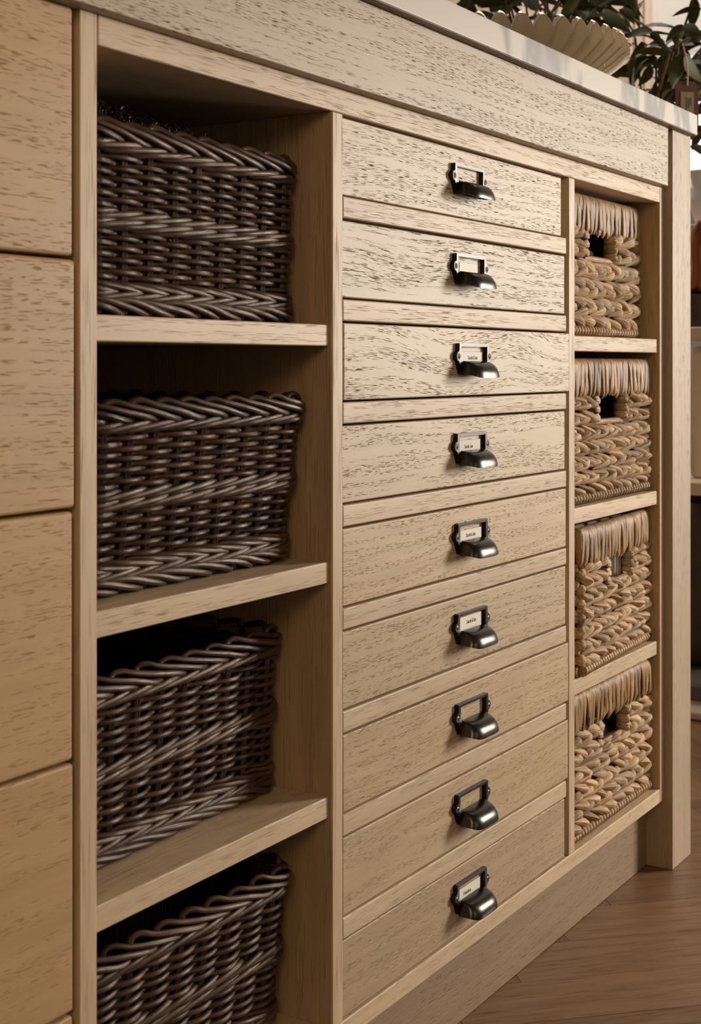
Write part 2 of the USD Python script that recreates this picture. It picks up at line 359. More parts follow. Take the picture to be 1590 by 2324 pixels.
obj("window_frame", join([rbox(XW - .01, XW + .06, .10, .13, 1.12, 1.56), rbox(XW - .01, XW + .06, .90, .93, 1.12, 1.56), rbox(XW - .01, XW + .06, .13, .90, 1.53, 1.56), rbox(XW - .01, XW + .06, .13, .90, 1.12, 1.15)]), M["wall"], win)
dr = thing("door_1", "cream panelled door with moulded casing behind the plants", "door", kind="structure")
y = 0.946
for a, b, t in ((0, .012, .035), (.012, .018, .022), (.018, .044, .03), (.044, .050, .02), (.050, .058, .038)):
    obj("casing", rbox(XW - t, XW, y + a, y + b, 0, 2.15, .002), M["joinery"], dr)
obj("door_leaf", rbox(XW - .02, XW, 1.004, 1.80, 0.02, 2.15, .002), M["joinery"], dr)
for y0, y1 in ((1.06, 1.10), (1.36, 1.44), (1.70, 1.76)):
    obj("door_stile", rbox(XW - .035, XW - .02, y0, y1, 0.1, 2.1, .004), M["joinery"], dr)
obj("wall_back", rbox(-1.6, XW + .1, 2.9, 3.0, 0, 2.7, .002), M["wall"], None, label="pale plaster wall behind the island", cat="wall", kind="structure")

# ------------------------------------------------------------------ the island
ZS, ZW = 0.8643, 0.889       # underside and top of the stone
XL = -0.80
wt = thing("worktop", "pale marble worktop with grey veins on top of the oak island", "worktop")
obj("slab", rbox(XL, 0.752, -0.0195, 0.66, ZS + .0006, ZW, 0.0012, True), M["stone"], wt)
obj("sub_top", rbox(XL, 0.7505, -0.0185, 0.65, ZS, ZS + .0007, 0.0002), M["sub_top"], wt, label="thin dark sheet added to shade the stone underside")  # added sheet, its dark colour stands for shade under the slab
fr = thing("island_frame", "pale oak apron, corner post, rails and plinth framing the island", "kitchen island")
obj("apron", rbox(XL, 0.6771, -0.010, 0.012, 0.7965, 0.8641, 0.0012, True), M["apron"], fr)
obj("post", rbox(0.6918, 0.7553, -0.010, 0.056, 0.0, 0.8643, 0.001, True), M["post"], fr)
obj("top_rail", rbox(-0.2655, 0.6767, 0, 0.40, 0.778, 0.7963, 0.0012, True), M["rail"], fr)
obj("bottom_rail", rbox(-0.2655, 0.6767, 0, 0.40, 0.0805, 0.0967, 0.0012, True), M["rail"], fr)
obj("plinth", rbox(XL, 0.6916, 0.022, 0.04, 0.0, 0.0803, 0.0008), M["plinth"], fr)
obj("end_panel", rbox(0.6918, 0.735, 0.0562, 0.64, 0.0, 0.8641, 0.001), M["post"], fr)
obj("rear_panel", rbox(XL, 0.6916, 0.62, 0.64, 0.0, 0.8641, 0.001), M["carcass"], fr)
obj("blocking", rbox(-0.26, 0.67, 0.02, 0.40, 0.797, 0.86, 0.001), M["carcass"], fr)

# deep drawers on the left
dc = thing("drawer_cabinet", "oak cabinet of deep plain drawers at the left edge", "drawer cabinet")
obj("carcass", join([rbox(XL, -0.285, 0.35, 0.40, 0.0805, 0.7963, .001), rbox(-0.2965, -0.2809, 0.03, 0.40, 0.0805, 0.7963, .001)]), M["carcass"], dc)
for i in range(6):
    z1 = 0.7955 - 0.1452 * i
    z0 = max(z1 - 0.1432, 0.082)
    dx = (-.0012, 0.0006, -.0012, -.0006, -.001, 0)[i]
    if z1 - z0 < 0.01:
        continue
    obj("drawer", join([rbox(-0.78, -0.2848 + dx, 0.0, 0.021, z0, z1, 0.0022, True), rbox(-0.76, -0.30, 0.021, 0.34, z0 + .004, z1 - .012, .001)]), M["big_drawer"], dc)

SH = [0.6195, 0.4434, 0.2690]       # tops of the shelves


def shelf_unit(x0, x1, x2, x3, label):
    t = thing("shelf_unit", label, "shelf unit")
    obj("upright", rbox(x0, x1, 0, 0.40, 0.0814 if x0 < -.2 else 0.0968, 0.7962 if x0 < -.2 else 0.7778, 0.0008, True), M["upright"], t)
    obj("upright", rbox(x2, x3, 0, 0.40, 0.0814 if x2 > .6 else 0.0968, 0.7962 if x2 > .6 else 0.7778, 0.0008, True), M["upright"], t)
    for a, b, s in ((x1, x1 + .0003, 1), (x2 - .0003, x2, -1)):
        obj("side_lining", rbox(a, b, 0.0012, 0.39, 0.0968, 0.7778, 0.0001), M["panel"], t)
    for z in SH:
        obj("shelf", rbox(x1 + .0005, x2 - .0005, 0.003, 0.39, z - 0.016, z, 0.0011, True), M["rail"], t)
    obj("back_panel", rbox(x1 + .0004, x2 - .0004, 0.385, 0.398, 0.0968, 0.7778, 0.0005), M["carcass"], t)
    return t


shelf_unit(-0.2807, -0.2660, -0.0139, 0.0, "open oak shelf unit holding four dark wicker baskets")
# narrow drawers in the middle
nd = thing("narrow_drawer_cabinet", "oak bank of nine narrow drawers with black label handles", "drawer cabinet")
RT = [0.7165 - 0.0775 * k for k in range(8)]
RB = [0.778] + [t - 0.0163 for t in RT]
RTT = RT + [0.0967]
for t in RT:
    obj("rail", rbox(0.0002, 0.411, 0.0, 0.03, t - 0.0163, t, 0.0013, True), M["rail"], nd)
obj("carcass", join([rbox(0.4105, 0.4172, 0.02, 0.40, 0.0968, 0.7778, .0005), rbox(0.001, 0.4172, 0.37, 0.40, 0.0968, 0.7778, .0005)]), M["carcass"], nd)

# the handle: a label frame with a hooded pull below
HXC = 0.2043
PH0, PH1 = -0.0135, 0.0130
plate = Polygon([(-.0282, PH1), (.0282, PH1), (.0282, -.004), (.0262, -.0085), (.0235, PH0), (-.0235, PH0), (-.0262, -.0085), (-.0282, -.004)])
ears = unary_union([Point(s * .0287, 0.0018).buffer(.0042) for s in (-1, 1)])
plate = unary_union([plate, ears]).buffer(.0020).buffer(-.0036).buffer(.0016)
hole = sbox(-.0232, -.0030, .0232, .0098).buffer(.0004)
plate = plate.difference(hole)


def step_plate():
    ms = [extr(plate, -0.0034, 0.0)]
    for i in (1, 2, 3):
        ms.append(extr(plate.buffer(-0.00018 * i), -0.0034 - 0.0002 * i, -0.0032 - 0.0002 * (i - 1)))
    return join(ms)


def cup():
    nz, nt = 14, 34
    zt, zb, B = -0.0022, -0.0168, 0.0168
    outs = []
    for th in (0.0, 0.0013):
        g = []
        for i in range(nz):
            s = i / (nz - 1)
            z = zt + (zb - zt) * s
            b = (B - th) * (1 - (1 - s) ** 2.3) ** (1 / 2.3) + 0.0004
            a = 0.0208 + 0.0040 * s - th
            t = np.linspace(-math.pi / 2, math.pi / 2, nt)
            n_ = 3.8
            x = a * np.sign(np.sin(t)) * np.abs(np.sin(t)) ** (2 / n_)
            yv = -0.0036 - b * np.abs(np.cos(t)) ** (2 / n_)
            # the lip dips towards the middle
            zz = z - (0.0 if th == 0 else th * (1 - s)) + (0.0028 * s * s * (np.abs(np.sin(t)) ** 3))
            g.append(np.column_stack([x, yv, zz]))
        outs.append(np.array(g))
    V = np.vstack([o.reshape(-1, 3) for o in outs])
    F = []
    N_ = nz * nt
    for i in range(nz - 1):
        for j in range(nt - 1):
            a, b, c, d = i * nt + j, i * nt + j + 1, (i + 1) * nt + j + 1, (i + 1) * nt + j
            F += [[a, b, c], [a, c, d], [N_ + a, N_ + c, N_ + b], [N_ + a, N_ + d, N_ + c]]
    e = (nz - 1) * nt
    for j in range(nt - 1):
        F += [[e + j, e + j + 1, N_ + e + j + 1], [e + j, N_ + e + j + 1, N_ + e + j], [j, N_ + j + 1, j + 1], [j, N_ + j, N_ + j + 1]]
    return trimesh.Trimesh(V, np.array(F), process=False)


PLATE, CUP = step_plate(), cup()
SCREW = []
for s in (-1, 1):
    dome_ = lathe([(0.0, 0.0007), (0.0010, 0.0006), (0.0017, 0.0003), (0.0019, 0.0)][::-1], 20)
    v = np.array(dome_.vertices)
    head = trimesh.Trimesh(np.column_stack([v[:, 0], -v[:, 2], v[:, 1]]), np.array(dome_.faces)[:, ::-1], process=False)
    SCREW.append(head.apply_translation([s * .0288, -0.0039, 0.0018]))
SLOT = [join([rbox(s * .0288 - .0012, s * .0288 + .0012, -.0049, -.0042, .0018 - .0002, .0018 + .0002, .0001), rbox(s * .0288 - .0002, s * .0288 + .0002, -.0049, -.0042, .0018 - .0012, .0018 + .0012, .0001)]) for s in (-1, 1)]
RING = []
for s in (-1, 1):
    q_ = Point(s * .0288, .0018)
    RING.append(extr(q_.buffer(.0028).difference(q_.buffer(.0018)), -.00415, -.0038))
REC = [0.0035, 0.0022, -0.0006, 0.0012, 0.0005, 0.0008, 0.0002, 0.0004, 0.0014]
XR = [0.4062, 0.4115, 0.4168, 0.4100, 0.4112, 0.4108, 0.4165, 0.4165, 0.4098]
XLF = [0.0030, 0.0006, 0.0004, 0.0006, 0.0006, 0.0006, 0.0006, 0.0006, 0.0006]
HANDLE = []
for i in range(9):
    zt, zb = RB[i] - 0.0016, RTT[i] + 0.0014
    zc = (RB[i] + RTT[i]) / 2 + 0.0030
    y0 = REC[i]
    f = join([rbox(XLF[i], XR[i], y0, 0.021, zb, zt, 0.0012, True), rbox(0.012, 0.398, 0.021, 0.36, zb + .003, zt - .008, .001)])
    dw = obj("drawer", f, M[f"drawer{i}"], nd)
    off = [HXC, y0, zc]
    HANDLE.append(off)
    obj("handle", PLATE.copy().apply_translation(off), M["plate_metal"], dw, label="blackened label frame of the handle", smooth=20)
    obj("cup_pull", CUP.copy().apply_translation(off), M["metal"], dw, label="dark bronze hooded pull", smooth=50)
    for s in (0, 1):
        obj("screw", SCREW[s].copy().apply_translation(off), M["screw"], dw)
        obj("screw_recess", RING[s].copy().apply_translation(off), M["ink"], dw)
        obj("screw_slot", SLOT[s].copy().apply_translation(off), M["ink"], dw)
shelf_unit(0.4174, 0.4317, 0.6769, 0.6916, "open oak shelf unit holding four braided natural baskets")

# name cards in the frames
ORD = ["top", "second", "third", "fourth", "fifth", "sixth", "seventh", "eighth", "bottom"]
CARDS = {1: (None, -.0175, .0165, .0058, "clear_card", "blank pale card in the handle frame of the second drawer from top"),
         2: ("Sarah & lan", -.022, .019, .0058, "clear_card", "tan name card with two names, in the third drawer's handle frame"),
         3: ("Sarah  lan", -.023, .0195, .0066, "clear_card", "name card without ampersand in the fourth drawer's handle frame"),
         4: ("Sarah & lan", -.0231, .0205, .0062, "card", "white name card with two names, in the fifth drawer's handle frame"),
         5: ("Sarah & lan", -.0231, .0212, .0086, "card", "tall white name card filling the sixth drawer's handle frame"),
         8: ("Francina", -.0231, .0195, .0060, "card", "white card with a single name in the bottom drawer's handle frame")}
for i, (txt, xa, xb, zt, mk, lab) in CARDS.items():
    o = HANDLE[i]
    t = thing("name_card", lab, "label card", loc=(o[0], o[1], o[2]))
    obj("card", rbox(xa, xb, -0.0012, -0.0005, -.0060, zt, .0001), M[mk], t)
    if txt:
        tm = meshkit.text_mesh(txt, 0.0030, 0.0001)
        v = np.array(tm.vertices)
        v[:, 0] = (v[:, 0] - v[:, 0].mean()) * 0.82
        wd = np.ptp(v[:, 0])
        zc = {2: -.0008, 3: -.0006, 4: -.0002, 5: .0018, 8: -.0010}[i]
        xc = {2: 0.0005, 3: -.004, 4: -.001, 5: .0006, 8: -.004}[i]
        V = np.column_stack([v[:, 0] + xc, -0.00125 - v[:, 2], v[:, 1] + zc])
        obj("printed_name", trimesh.Trimesh(V, np.array(tm.faces)[:, ::-1], process=False), M["ink"], t, smooth=False)


# ------------------------------------------------------------------ dark wicker baskets
def round_rect(a, b, r, n):
    """n points equally spaced along a rounded rectangle (half sizes a, b), starting at the front left, counter-clockwise; and outward normals."""
    segs = []
    for cx, cy, a0 in ((a - r, -b + r, -90), (a - r, b - r, 0), (-a + r, b - r, 90), (-a + r, -b + r, 180)):
        t = np.radians(np.linspace(a0, a0 + 90, 12))
        segs.append(np.column_stack([cx + r * np.cos(t), cy + r * np.sin(t), np.cos(t), np.sin(t)]))
    P = np.vstack(segs)
    P = np.vstack([P[-1:] * 1.0, P])            # starts at the left end of the front side
    P[0] = segs[3][-1]
    L = np.concatenate([[0], np.cumsum(np.linalg.norm(np.diff(P[:, :2], axis=0), axis=1))])
    s = np.linspace(0, L[-1], n, endpoint=False)
    q = np.column_stack([np.interp(s, L, P[:, k]) for k in range(4)])
    q[:, 2:] /= np.linalg.norm(q[:, 2:], axis=1, keepdims=True)
    return q


def wicker_basket(loc, rotz, label, seed, top=(0.242, 0.300), bot=(0.236, 0.272), H=0.122, ns=42, plain_rows=(9, 9)):
    rg = np.random.default_rng(seed)
    t = thing("wicker_basket", label, "basket", loc=loc, rotz=rotz)
    SUB = 10
    n = ns * SUB
    base = round_rect(0.5 * (top[0] + bot[0]) / 2, 0.5 * (top[1] + bot[1]) / 2, 0.022, n)
    am, bm = (top[0] + bot[0]) / 4, (top[1] + bot[1]) / 4

    def at(s, z, off):
        """s in stakes (arrays)"""
        i = (np.asarray(s) * SUB) % n
        i0 = np.floor(i).astype(int) % n
        f = (i - np.floor(i))[..., None]
        q = base[i0] * (1 - f) + base[(i0 + 1) % n] * f
        k = np.clip(np.asarray(z) / H, -0.1, 1.1)
        sx = (bot[0] + (top[0] - bot[0]) * k) / 2 / am
        sy = (bot[1] + (top[1] - bot[1]) * k) / 2 / bm
        return np.stack([q[..., 0] * sx + q[..., 2] * off, q[..., 1] * sy + q[..., 3] * off, np.broadcast_to(z, np.shape(s))], -1)

    rr = 0.0021
    s = np.arange(n) / SUB
    jit = lambda amp: np.interp(s, np.arange(0, ns + 1, 3), np.append(*(lambda w: (w, w[:1]))(rg.normal(0, amp, ns // 3))))
    # stakes: pairs of thin upright rods
    for k in range(ns):
        ms, uvs = [], []
        lean = rg.normal(0, 0.02)
        for d in (-0.055, 0.055):
            zz = np.linspace(0.002, H - 0.006, 5)
            m, u = tube(at(np.full(5, k + d) + lean * (zz / H - .5), zz, 0.0004), 0.00135, 5, ref=(1, 0.3, 0))
            ms.append(m); uvs.append(u)
        obj("stake", join(ms), M["stake"], t, smooth=True, uv=np.vstack(uvs))
    z = 0.004

    def wale(zc, sgn):
        h = 0.0031
        for j in range(3):
            tau = (s - j - 0.4) % 3
            off = np.interp(tau, [0, .55, 1.5, 2.15, 2.6, 3.0], [-.0008, .0040, .0048, .0026, -.0030, -.0008])
            dz = np.interp(tau, [0, 2.2, 2.6, 3.0], [-h, h, 0.2 * h, -h]) * sgn
            off = np.convolve(np.concatenate([off[-2:], off, off[:2]]), np.ones(5) / 5, "valid")
            dz = np.convolve(np.concatenate([dz[-2:], dz, dz[:2]]), np.ones(5) / 5, "valid")
            m, u = tube(at(s, zc + dz + jit(0.0003), off + jit(0.0003)), rr * rg.uniform(.95, 1.1), 8, closed=True)
            obj("wale_rod", m, M["wicker"], t, smooth=True, uv=u)

    def row(zc, par):
        c = np.cos(np.pi * (s - par))
        off = 0.0034 * np.sign(c) * np.abs(c) ** 0.8
        m, u = tube(at(s, zc + jit(0.00045), off + jit(0.0004)), rr * (0.92 + jit(0.06)), 8, closed=True)
        obj("weaver", m, M["wicker"], t, smooth=True, uv=u)

    def border(zc, sgn, drop, name, lift):
        for k in range(ns):
            e = rg.normal(0, 0.0006, 3)
            if sgn > 0:
                pts = [(k, zc - .006, -.0005), (k + .05, zc + lift * .6 + e[0], -.002), (k + .35, zc + lift + e[0], -.0005), (k + .8, zc + .0008, .0028), (k + 1.6, zc - drop * .35, .0056), (k + 2.4, zc - drop * .85 + e[1], .0052), (k + 2.9, zc - drop, .0015)]
            else:
                pts = [(k, zc + .003, -.001), (k + .4, zc + .002, .0025), (k + 1.2, zc + .0005 + e[0], .0050), (k + 2.2, zc - drop * .6 + e[1], .0046), (k + 2.8, zc - drop, .0010), (k + 3.0, zc - drop, -.002)]
            P = np.array(pts)
            C = catmull(P, 4)
            m, u = tube(at(C[:, 0], C[:, 1], C[:, 2]), rr * rg.uniform(.98, 1.15), 8)
            obj(name, m, M["wicker"], t, smooth=True, uv=u)

    border(0.0090, -1, 0.0066, "foot_strand", 0)
    wale(0.0132, 1); wale(0.0190, -1)
    z = 0.0250
    for i in range(plain_rows[0]):
        row(z, i % 2); z += 0.0035
    z += 0.0016
    wale(z, 1); z += 0.0058
    wale(z, 1); z += 0.0060
    zr_top = H - 0.0185
    nrow = max(4, int(round((zr_top - z) / 0.0035)))
    for i in range(nrow):
        row(z + (zr_top - z) * i / nrow, i % 2)
    wale(H - 0.0150, 1)
    border(H - 0.0025, 1, 0.0085, "rim_strand", 0.0040)
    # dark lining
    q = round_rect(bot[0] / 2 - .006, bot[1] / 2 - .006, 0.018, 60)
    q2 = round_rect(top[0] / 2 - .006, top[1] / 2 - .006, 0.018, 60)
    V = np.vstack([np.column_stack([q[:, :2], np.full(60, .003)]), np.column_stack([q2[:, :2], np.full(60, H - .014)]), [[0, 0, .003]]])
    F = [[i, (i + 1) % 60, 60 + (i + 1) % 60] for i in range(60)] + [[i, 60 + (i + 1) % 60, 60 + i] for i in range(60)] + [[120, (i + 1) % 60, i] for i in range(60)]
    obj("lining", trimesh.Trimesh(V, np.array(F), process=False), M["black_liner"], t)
    return t


wicker_basket((-0.1385, 0.178, 0.6196), 0.0, "dark brown wicker basket on the top shelf, black trimming on it", 11, bot=(0.236, 0.298))
wicker_basket((-0.1390, 0.1695, 0.4436), 0.0, "dark brown wicker basket on second shelf, its rim wide and open", 12)
wicker_basket((-0.1400, 0.190, 0.2692), 1.2, "dark brown wicker basket on third shelf, turned and empty-looking", 13, bot=(0.236, 0.288))
wicker_basket((-0.1400, 0.181, 0.0969), -3.0, "dark brown wicker basket on the lowest shelf, full of black folders", 14)

# black trimming on the top basket
tr = thing("black_trimming", "black glittery trimming heaped on the top dark basket", "trimming", loc=(-0.146, 0.180, 0.7366), kind="stuff")
rg = np.random.default_rng(5)
P = np.array([[-.118, -.128, .015], [-.085, -.130, .016], [-.06, -.128, .0175], [-.02, -.126, .014], [.03, -.122, .0125], [.08, -.115, .011]])
C = catmull(P, 60)
ms = []
for k in range(900):
    c = C[rg.integers(len(C))] + rg.normal(0, 1, 3) * [.006, .004, .0022]
    d = rg.normal(0, 1, 3); d /= np.linalg.norm(d)
    ms.append(tube(np.array([c - d * .003, c + rg.normal(0, .001, 3), c + d * .003]), 0.00028, 3, ref=(0.3, 0.5, 0.8))[0])
obj("tinsel_strand", join(ms), M["tinsel"], tr, smooth=False, kind="stuff")
# folders standing in the lowest basket
rg = np.random.default_rng(6)
for k in range(20):
    xk = -0.235 + 0.0098 * k
    h = 0.138 + rg.uniform(-.004, .003)
    t = thing("folder", "thin black folder filed upright in the lowest dark basket", "folder", loc=(xk, 0.06 + rg.uniform(0, .006), 0.1005), rotz=rg.normal(0, 0.35) - 3.0, group="black folders in the lowest basket")
    obj("cover", join([rbox(-.0032, -.0022, 0, .22, 0, h, .0003), rbox(.0022, .0032, 0, .22, 0, h, .0003), rbox(-.0022, .0022, .219, .22, 0, h, .0002)]), M["black_plastic"], t)
    obj("pages", rbox(-.0009 - .0006 * (k % 3 == 0), .0009, 0.004, .21, 0.001, h - .003, .0002), M["page"] if k % 3 == 1 else M["black_plastic"], t)


# ------------------------------------------------------------------ braided natural baskets
def lobe(a, b, c, rg, n=10, m=11):
    """A plump twist of leaf fibre along x: thin tail on the left tucked in, full head on the right; uv = (around, along)."""
    u = np.linspace(0, 1, n)
    pk = rg.uniform(.58, .70)
    w = np.where(u < pk, (u / pk) ** .85, np.sqrt(np.clip(1 - ((u - pk) / (1 - pk)) ** 2.2, 0, 1)))
    w[0] = 0.12; w[-1] = 0.0
    th = np.linspace(0, 2 * np.pi, m)
    cr = 1 + rg.normal(0, 0.09, m); cr[-1] = cr[0]
    X = np.broadcast_to((u * 2 - 1)[:, None] * a, (n, m))
    Y = -c * w[:, None] * np.cos(th) * cr + (0.0032 - 0.0042 * u)[:, None]
    Z = b * w[:, None] * np.sin(th) * cr + b * rg.uniform(-.25, .35) * np.sin(3.0 * u)[:, None]
    V = np.stack([X, Y, Z], -1).reshape(-1, 3)
    uv = np.stack(np.broadcast_arrays(np.linspace(0, 1, m)[None, :], (u * a * 2)[:, None]), -1).reshape(-1, 2)
    i, j = np.meshgrid(np.arange(n - 1), np.arange(m - 1), indexing="ij")
    q = np.stack([i * m + j, i * m + j + 1, (i + 1) * m + j + 1, (i + 1) * m + j], -1).reshape(-1, 4)
    return V, np.vstack([q[:, [0, 1, 2]], q[:, [0, 2, 3]]]), uv


def rot2(V, ang):
    c, s = math.cos(ang), math.sin(ang)
    return np.column_stack([V[:, 0] * c - V[:, 2] * s, V[:, 1], V[:, 0] * s + V[:, 2] * c])


def face_frame(side, W, Dp):
    """Maps face coordinates (x along, y outwards negative, z) to the basket: side 0 front, 1 right, 2 back, 3 left."""
    a = [0, 90, 180, 270][side]
    c, s = math.cos(math.radians(a)), math.sin(math.radians(a))
    d = Dp / 2 if side in (0, 2) else W / 2

    def f(V):
        x, y = V[:, 0], V[:, 1] - d
        return np.column_stack([x * c - y * s, x * s + y * c, V[:, 2]])
    return f


def braided_basket(loc, rotz, label, seed, sides_as_parts=(0,), nrow=12, W=0.230, Dp=0.30, H=0.150):
    rg = np.random.default_rng(seed)
    t = thing("braided_basket", label, "basket", loc=loc, rotz=rotz)
    ZB, ZH = 0.113, 0.0855
    fw = 0.0385
    # core walls with the hand hole
    front = Polygon([(-W / 2 + .004, .002), (W / 2 - .004, .002), (W / 2 - .004, H - .004), (-W / 2 + .004, H - .004)]).difference(sbox(-fw, ZH, fw, ZB))
    core = [extr(front, -Dp / 2 + .0045, -Dp / 2 + .0085), rbox(-W / 2 + .0045, -W / 2 + .0085, -Dp / 2 + .005, Dp / 2 - .005, .002, H - .004), rbox(W / 2 - .0085, W / 2 - .0045, -Dp / 2 + .005, Dp / 2 - .005, .002, H - .004),
            rbox(-W / 2 + .005, W / 2 - .005, Dp / 2 - .0085, Dp / 2 - .0045, .002, H - .004), rbox(-W / 2 + .005, W / 2 - .005, -Dp / 2 + .005, Dp / 2 - .005, .001, .005)]
    obj("core", join(core), M["liner"], t)
    rest_v, rest_f, rest_u, nv = [], [], [], 0
    for side in range(4):
        ff = face_frame(side, W, Dp)
        half = (W if side in (0, 2) else Dp) / 2
        part = side in sides_as_parts

        def put(name, V, F, uv, m):
            nonlocal nv
            V = ff(V)
            if part:
                obj(name, trimesh.Trimesh(V, F, process=False), M[m], t, smooth=True, uv=uv)
            else:
                rest_v.append(V); rest_f.append(F + nv); rest_u.append(uv); nv += len(V)
        # braided rows
        pitch = (ZB - 0.0115) / nrow
        nl = max(8, int(round(2 * half / 0.0245)))
        for r in range(nrow):
            zc = 0.0115 + pitch * (r + .5)
            sg = 1 if r % 2 else -1
            step = 2 * half / nl
            for k in range(nl + 1):
                xc = -half + step * (k + (0.5 if r % 2 else 0.15)) + rg.normal(0, .0012)
                if xc > half - .003 or xc < -half + 0.003:
                    continue
                a, b, c = 0.0195 * rg.uniform(.82, 1.12), pitch * rg.uniform(.54, .70), 0.0062 * rg.uniform(.8, 1.2)
                if side == 0 and ZH - .002 < zc < ZB + .002:
                    if abs(xc) < fw + .002:
                        continue
                    room = abs(xc) - fw
                    if room < a:
                        a = max(0.008, room)
                V, F, uv = lobe(a, b, c, rg)
                V = rot2(V, math.radians(sg * 14 + rg.normal(0, 5)))
                V = V + [xc, -0.0008 + rg.normal(0, .0006), zc + rg.normal(0, .0005)]
                V[:, 0] = np.clip(V[:, 0], -half + .001, half - .001)
                put("braid_lobe", V, F, uv, "hyacinth")
        # wrapped rim
        nw = int(round(2 * half / 0.0058))
        for k in range(nw):
            xc = -half + 2 * half * (k + .5) / nw
            tl = (1 if k % 2 else -1) * rg.uniform(.0012, .0052)
            dp = rg.uniform(-.0010, .0006)
            low = ZB - 0.001 + rg.uniform(-.003, .002)
            P = np.array([[xc, .0095, H - .012], [xc, .0075, H - .002], [xc, .0035, H + .001], [xc, -.0005, H - .0004], [xc + tl * .1, -.0026 + dp, H - .006], [xc + tl * .5, -.0032 + dp, H - .016], [xc + tl, -.0030 + dp, low + .006], [xc + tl * 1.3, -.0008, low]])
            C = catmull(P, 3)
            rd = np.interp(np.linspace(0, 1, len(C)), [0, .4, .6, .85, 1], [.0046, .0048, .0042 * rg.uniform(.75, 1.2), .0040 * rg.uniform(.6, 1.3), .0022])
            m, u = tube(C, rd, 8, ref=(1, 0, 0), flat=0.38)
            put("rim_wrap", np.array(m.vertices), np.array(m.faces), u, "hyacinth_wrap")
        # wrapped coil along the foot, and the one under the hole
        L = np.linspace(-half + .002, half - .002, int(half * 2 / .0012))
        bead = 0.0042 + .0021 * np.abs(np.sin(np.pi * L / .0075 + rg.uniform(0, 3))) + rg.normal(0, .0001, len(L))
        m, u = tube(np.column_stack([L, np.full_like(L, -.0005), np.full_like(L, .0062)]), bead, 8)
        put("foot_coil", np.array(m.vertices), np.array(m.faces), u, "hyacinth_wrap")
        if side == 0:
            L = np.linspace(-fw, fw, 50)
            m, u = tube(np.column_stack([L, np.full_like(L, .001), np.full_like(L, ZH - .001)]), .0030 + .0009 * np.abs(np.sin(np.pi * L / .0062)), 8)
            put("hole_coil", np.array(m.vertices), np.array(m.faces), u, "hyacinth_wrap")
            for sx in (-1, 1):
                for q in range(3):
                    z0 = ZH + .0045 + .0092 * q
                    m, u = tube(np.array([[sx * (fw + .006), -.0035, z0], [sx * (fw + .001), -.0045, z0], [sx * (fw - .0005), -.001, z0], [sx * (fw - .0002), .004, z0], [sx * (fw + .003), .0065, z0]]), np.array([.0038, .0052, .0052, .0052, .004]), 8, ref=(0, 0.3, 1), flat=.6)
                    put("hole_wrap", np.array(m.vertices), np.array(m.faces), u, "hyacinth")
        # corner lobes wrap round the edge
        for r in range(7):
            V, F, uv = lobe(.0095, .0068, .0068, rg)
            V = V + [half - .004, .002, .017 + .0146 * r]
            put("corner_lobe", V, F, uv, "hyacinth")
    if rest_v:
        obj("woven_side", trimesh.Trimesh(np.vstack(rest_v), np.vstack(rest_f), process=False), M["hyacinth"], t, smooth=True, uv=np.vstack(rest_u), kind="stuff")
    return t


BB = [((0.5500, 0.1750, 0.6198), 0.0, "braided natural basket on the top right shelf, cream fleece inside its handle hole", 21, (0,), 10),
      ((0.5535, 0.1640, 0.4437), 0.0, "braided natural basket on the second right shelf, dark handle hole", 22, (0,), 13),
      ((0.5545, 0.1580, 0.2693), 3.5, "braided natural basket on third right shelf, grey packets showing", 23, (0, 3), 12),
      ((0.5540, 0.1620, 0.0969), 0.6, "braided natural basket on lowest right shelf, grey cloth showing", 24, (0,), 11)]
for loc, rz, lab, sd, sp, nr in BB:
    braided_basket(loc, rz, lab, sd, sp, nr)
# what the baskets hold
rg = np.random.default_rng(9)


def blob(r, seed, amp=.25, fr=60., sub=4):
    m = trimesh.creation.icosphere(sub)
    v = np.array(m.vertices)
    v = v * (1 + amp * (meshkit.fbm(v * 3 + seed, 4, seed)[:, None] - .5) * 2) * np.asarray(r)
    return trimesh.Trimesh(v, np.array(m.faces), process=False)


obj("fleece", blob((.075, .06, .045), 3, .35).apply_translation([0.560, 0.0945, 0.6850]), M["fluff"], None, smooth=True, label="cream fleece bundle inside the top braided basket", cat="fleece")
for k in range(2):
    t = thing("plate", ["dark round plate leaning in the second braided basket, the front one", "dark round plate leaning in the second braided basket, the rear one"][k], "plate", loc=(0.552, 0.075 + .05 * k, 0.4492))
    pl = lathe([(0.0, 0.0), (.03, .0), (.048, .006), (.052, .009), (.050, .010), (.03, .003), (0, .002)], 40)
    v = np.array(pl.vertices)
    obj("dish", trimesh.Trimesh(np.column_stack([v[:, 0], -v[:, 2] + v[:, 1] * .25, v[:, 1] * .97 + .052]), np.array(pl.faces), process=False), M["black_plastic"], t, smooth=True)
for k in range(4):
    xk = 0.490 + .036 * k
    pk = rbox(-.0165, .0165, 0, .16, 0, .146, .004, True)
    v = np.array(pk.vertices)
    t = thing("packet", "grey clear-wrapped packet standing in third braided basket", "packet", loc=(xk, 0.0185, 0.2750), rotz=3.5, group="wrapped packets in the third braided basket")
    obj("wrapper", pk, M["grey_wrap"], t)
    for q in range(3):
        obj("crease", tube(np.array([[-.009 + .008 * q, -.0006, .004], [-.0085 + .008 * q, -.0010, .07], [-.009 + .008 * q, -.0006, .142]]), .0008, 5, ref=(1, 0, 0))[0], M["page"], t)
obj("cloth_bundle", blob((.070, .05, .060), 5, .3).apply_translation([0.558, 0.074, 0.170]), M["grey_cloth"], None, smooth=True, label="grey cloth bundle inside the lowest braided basket", cat="cloth")

# ------------------------------------------------------------------ the fluted bowl on the worktop
BC = (0.557, 0.1655)


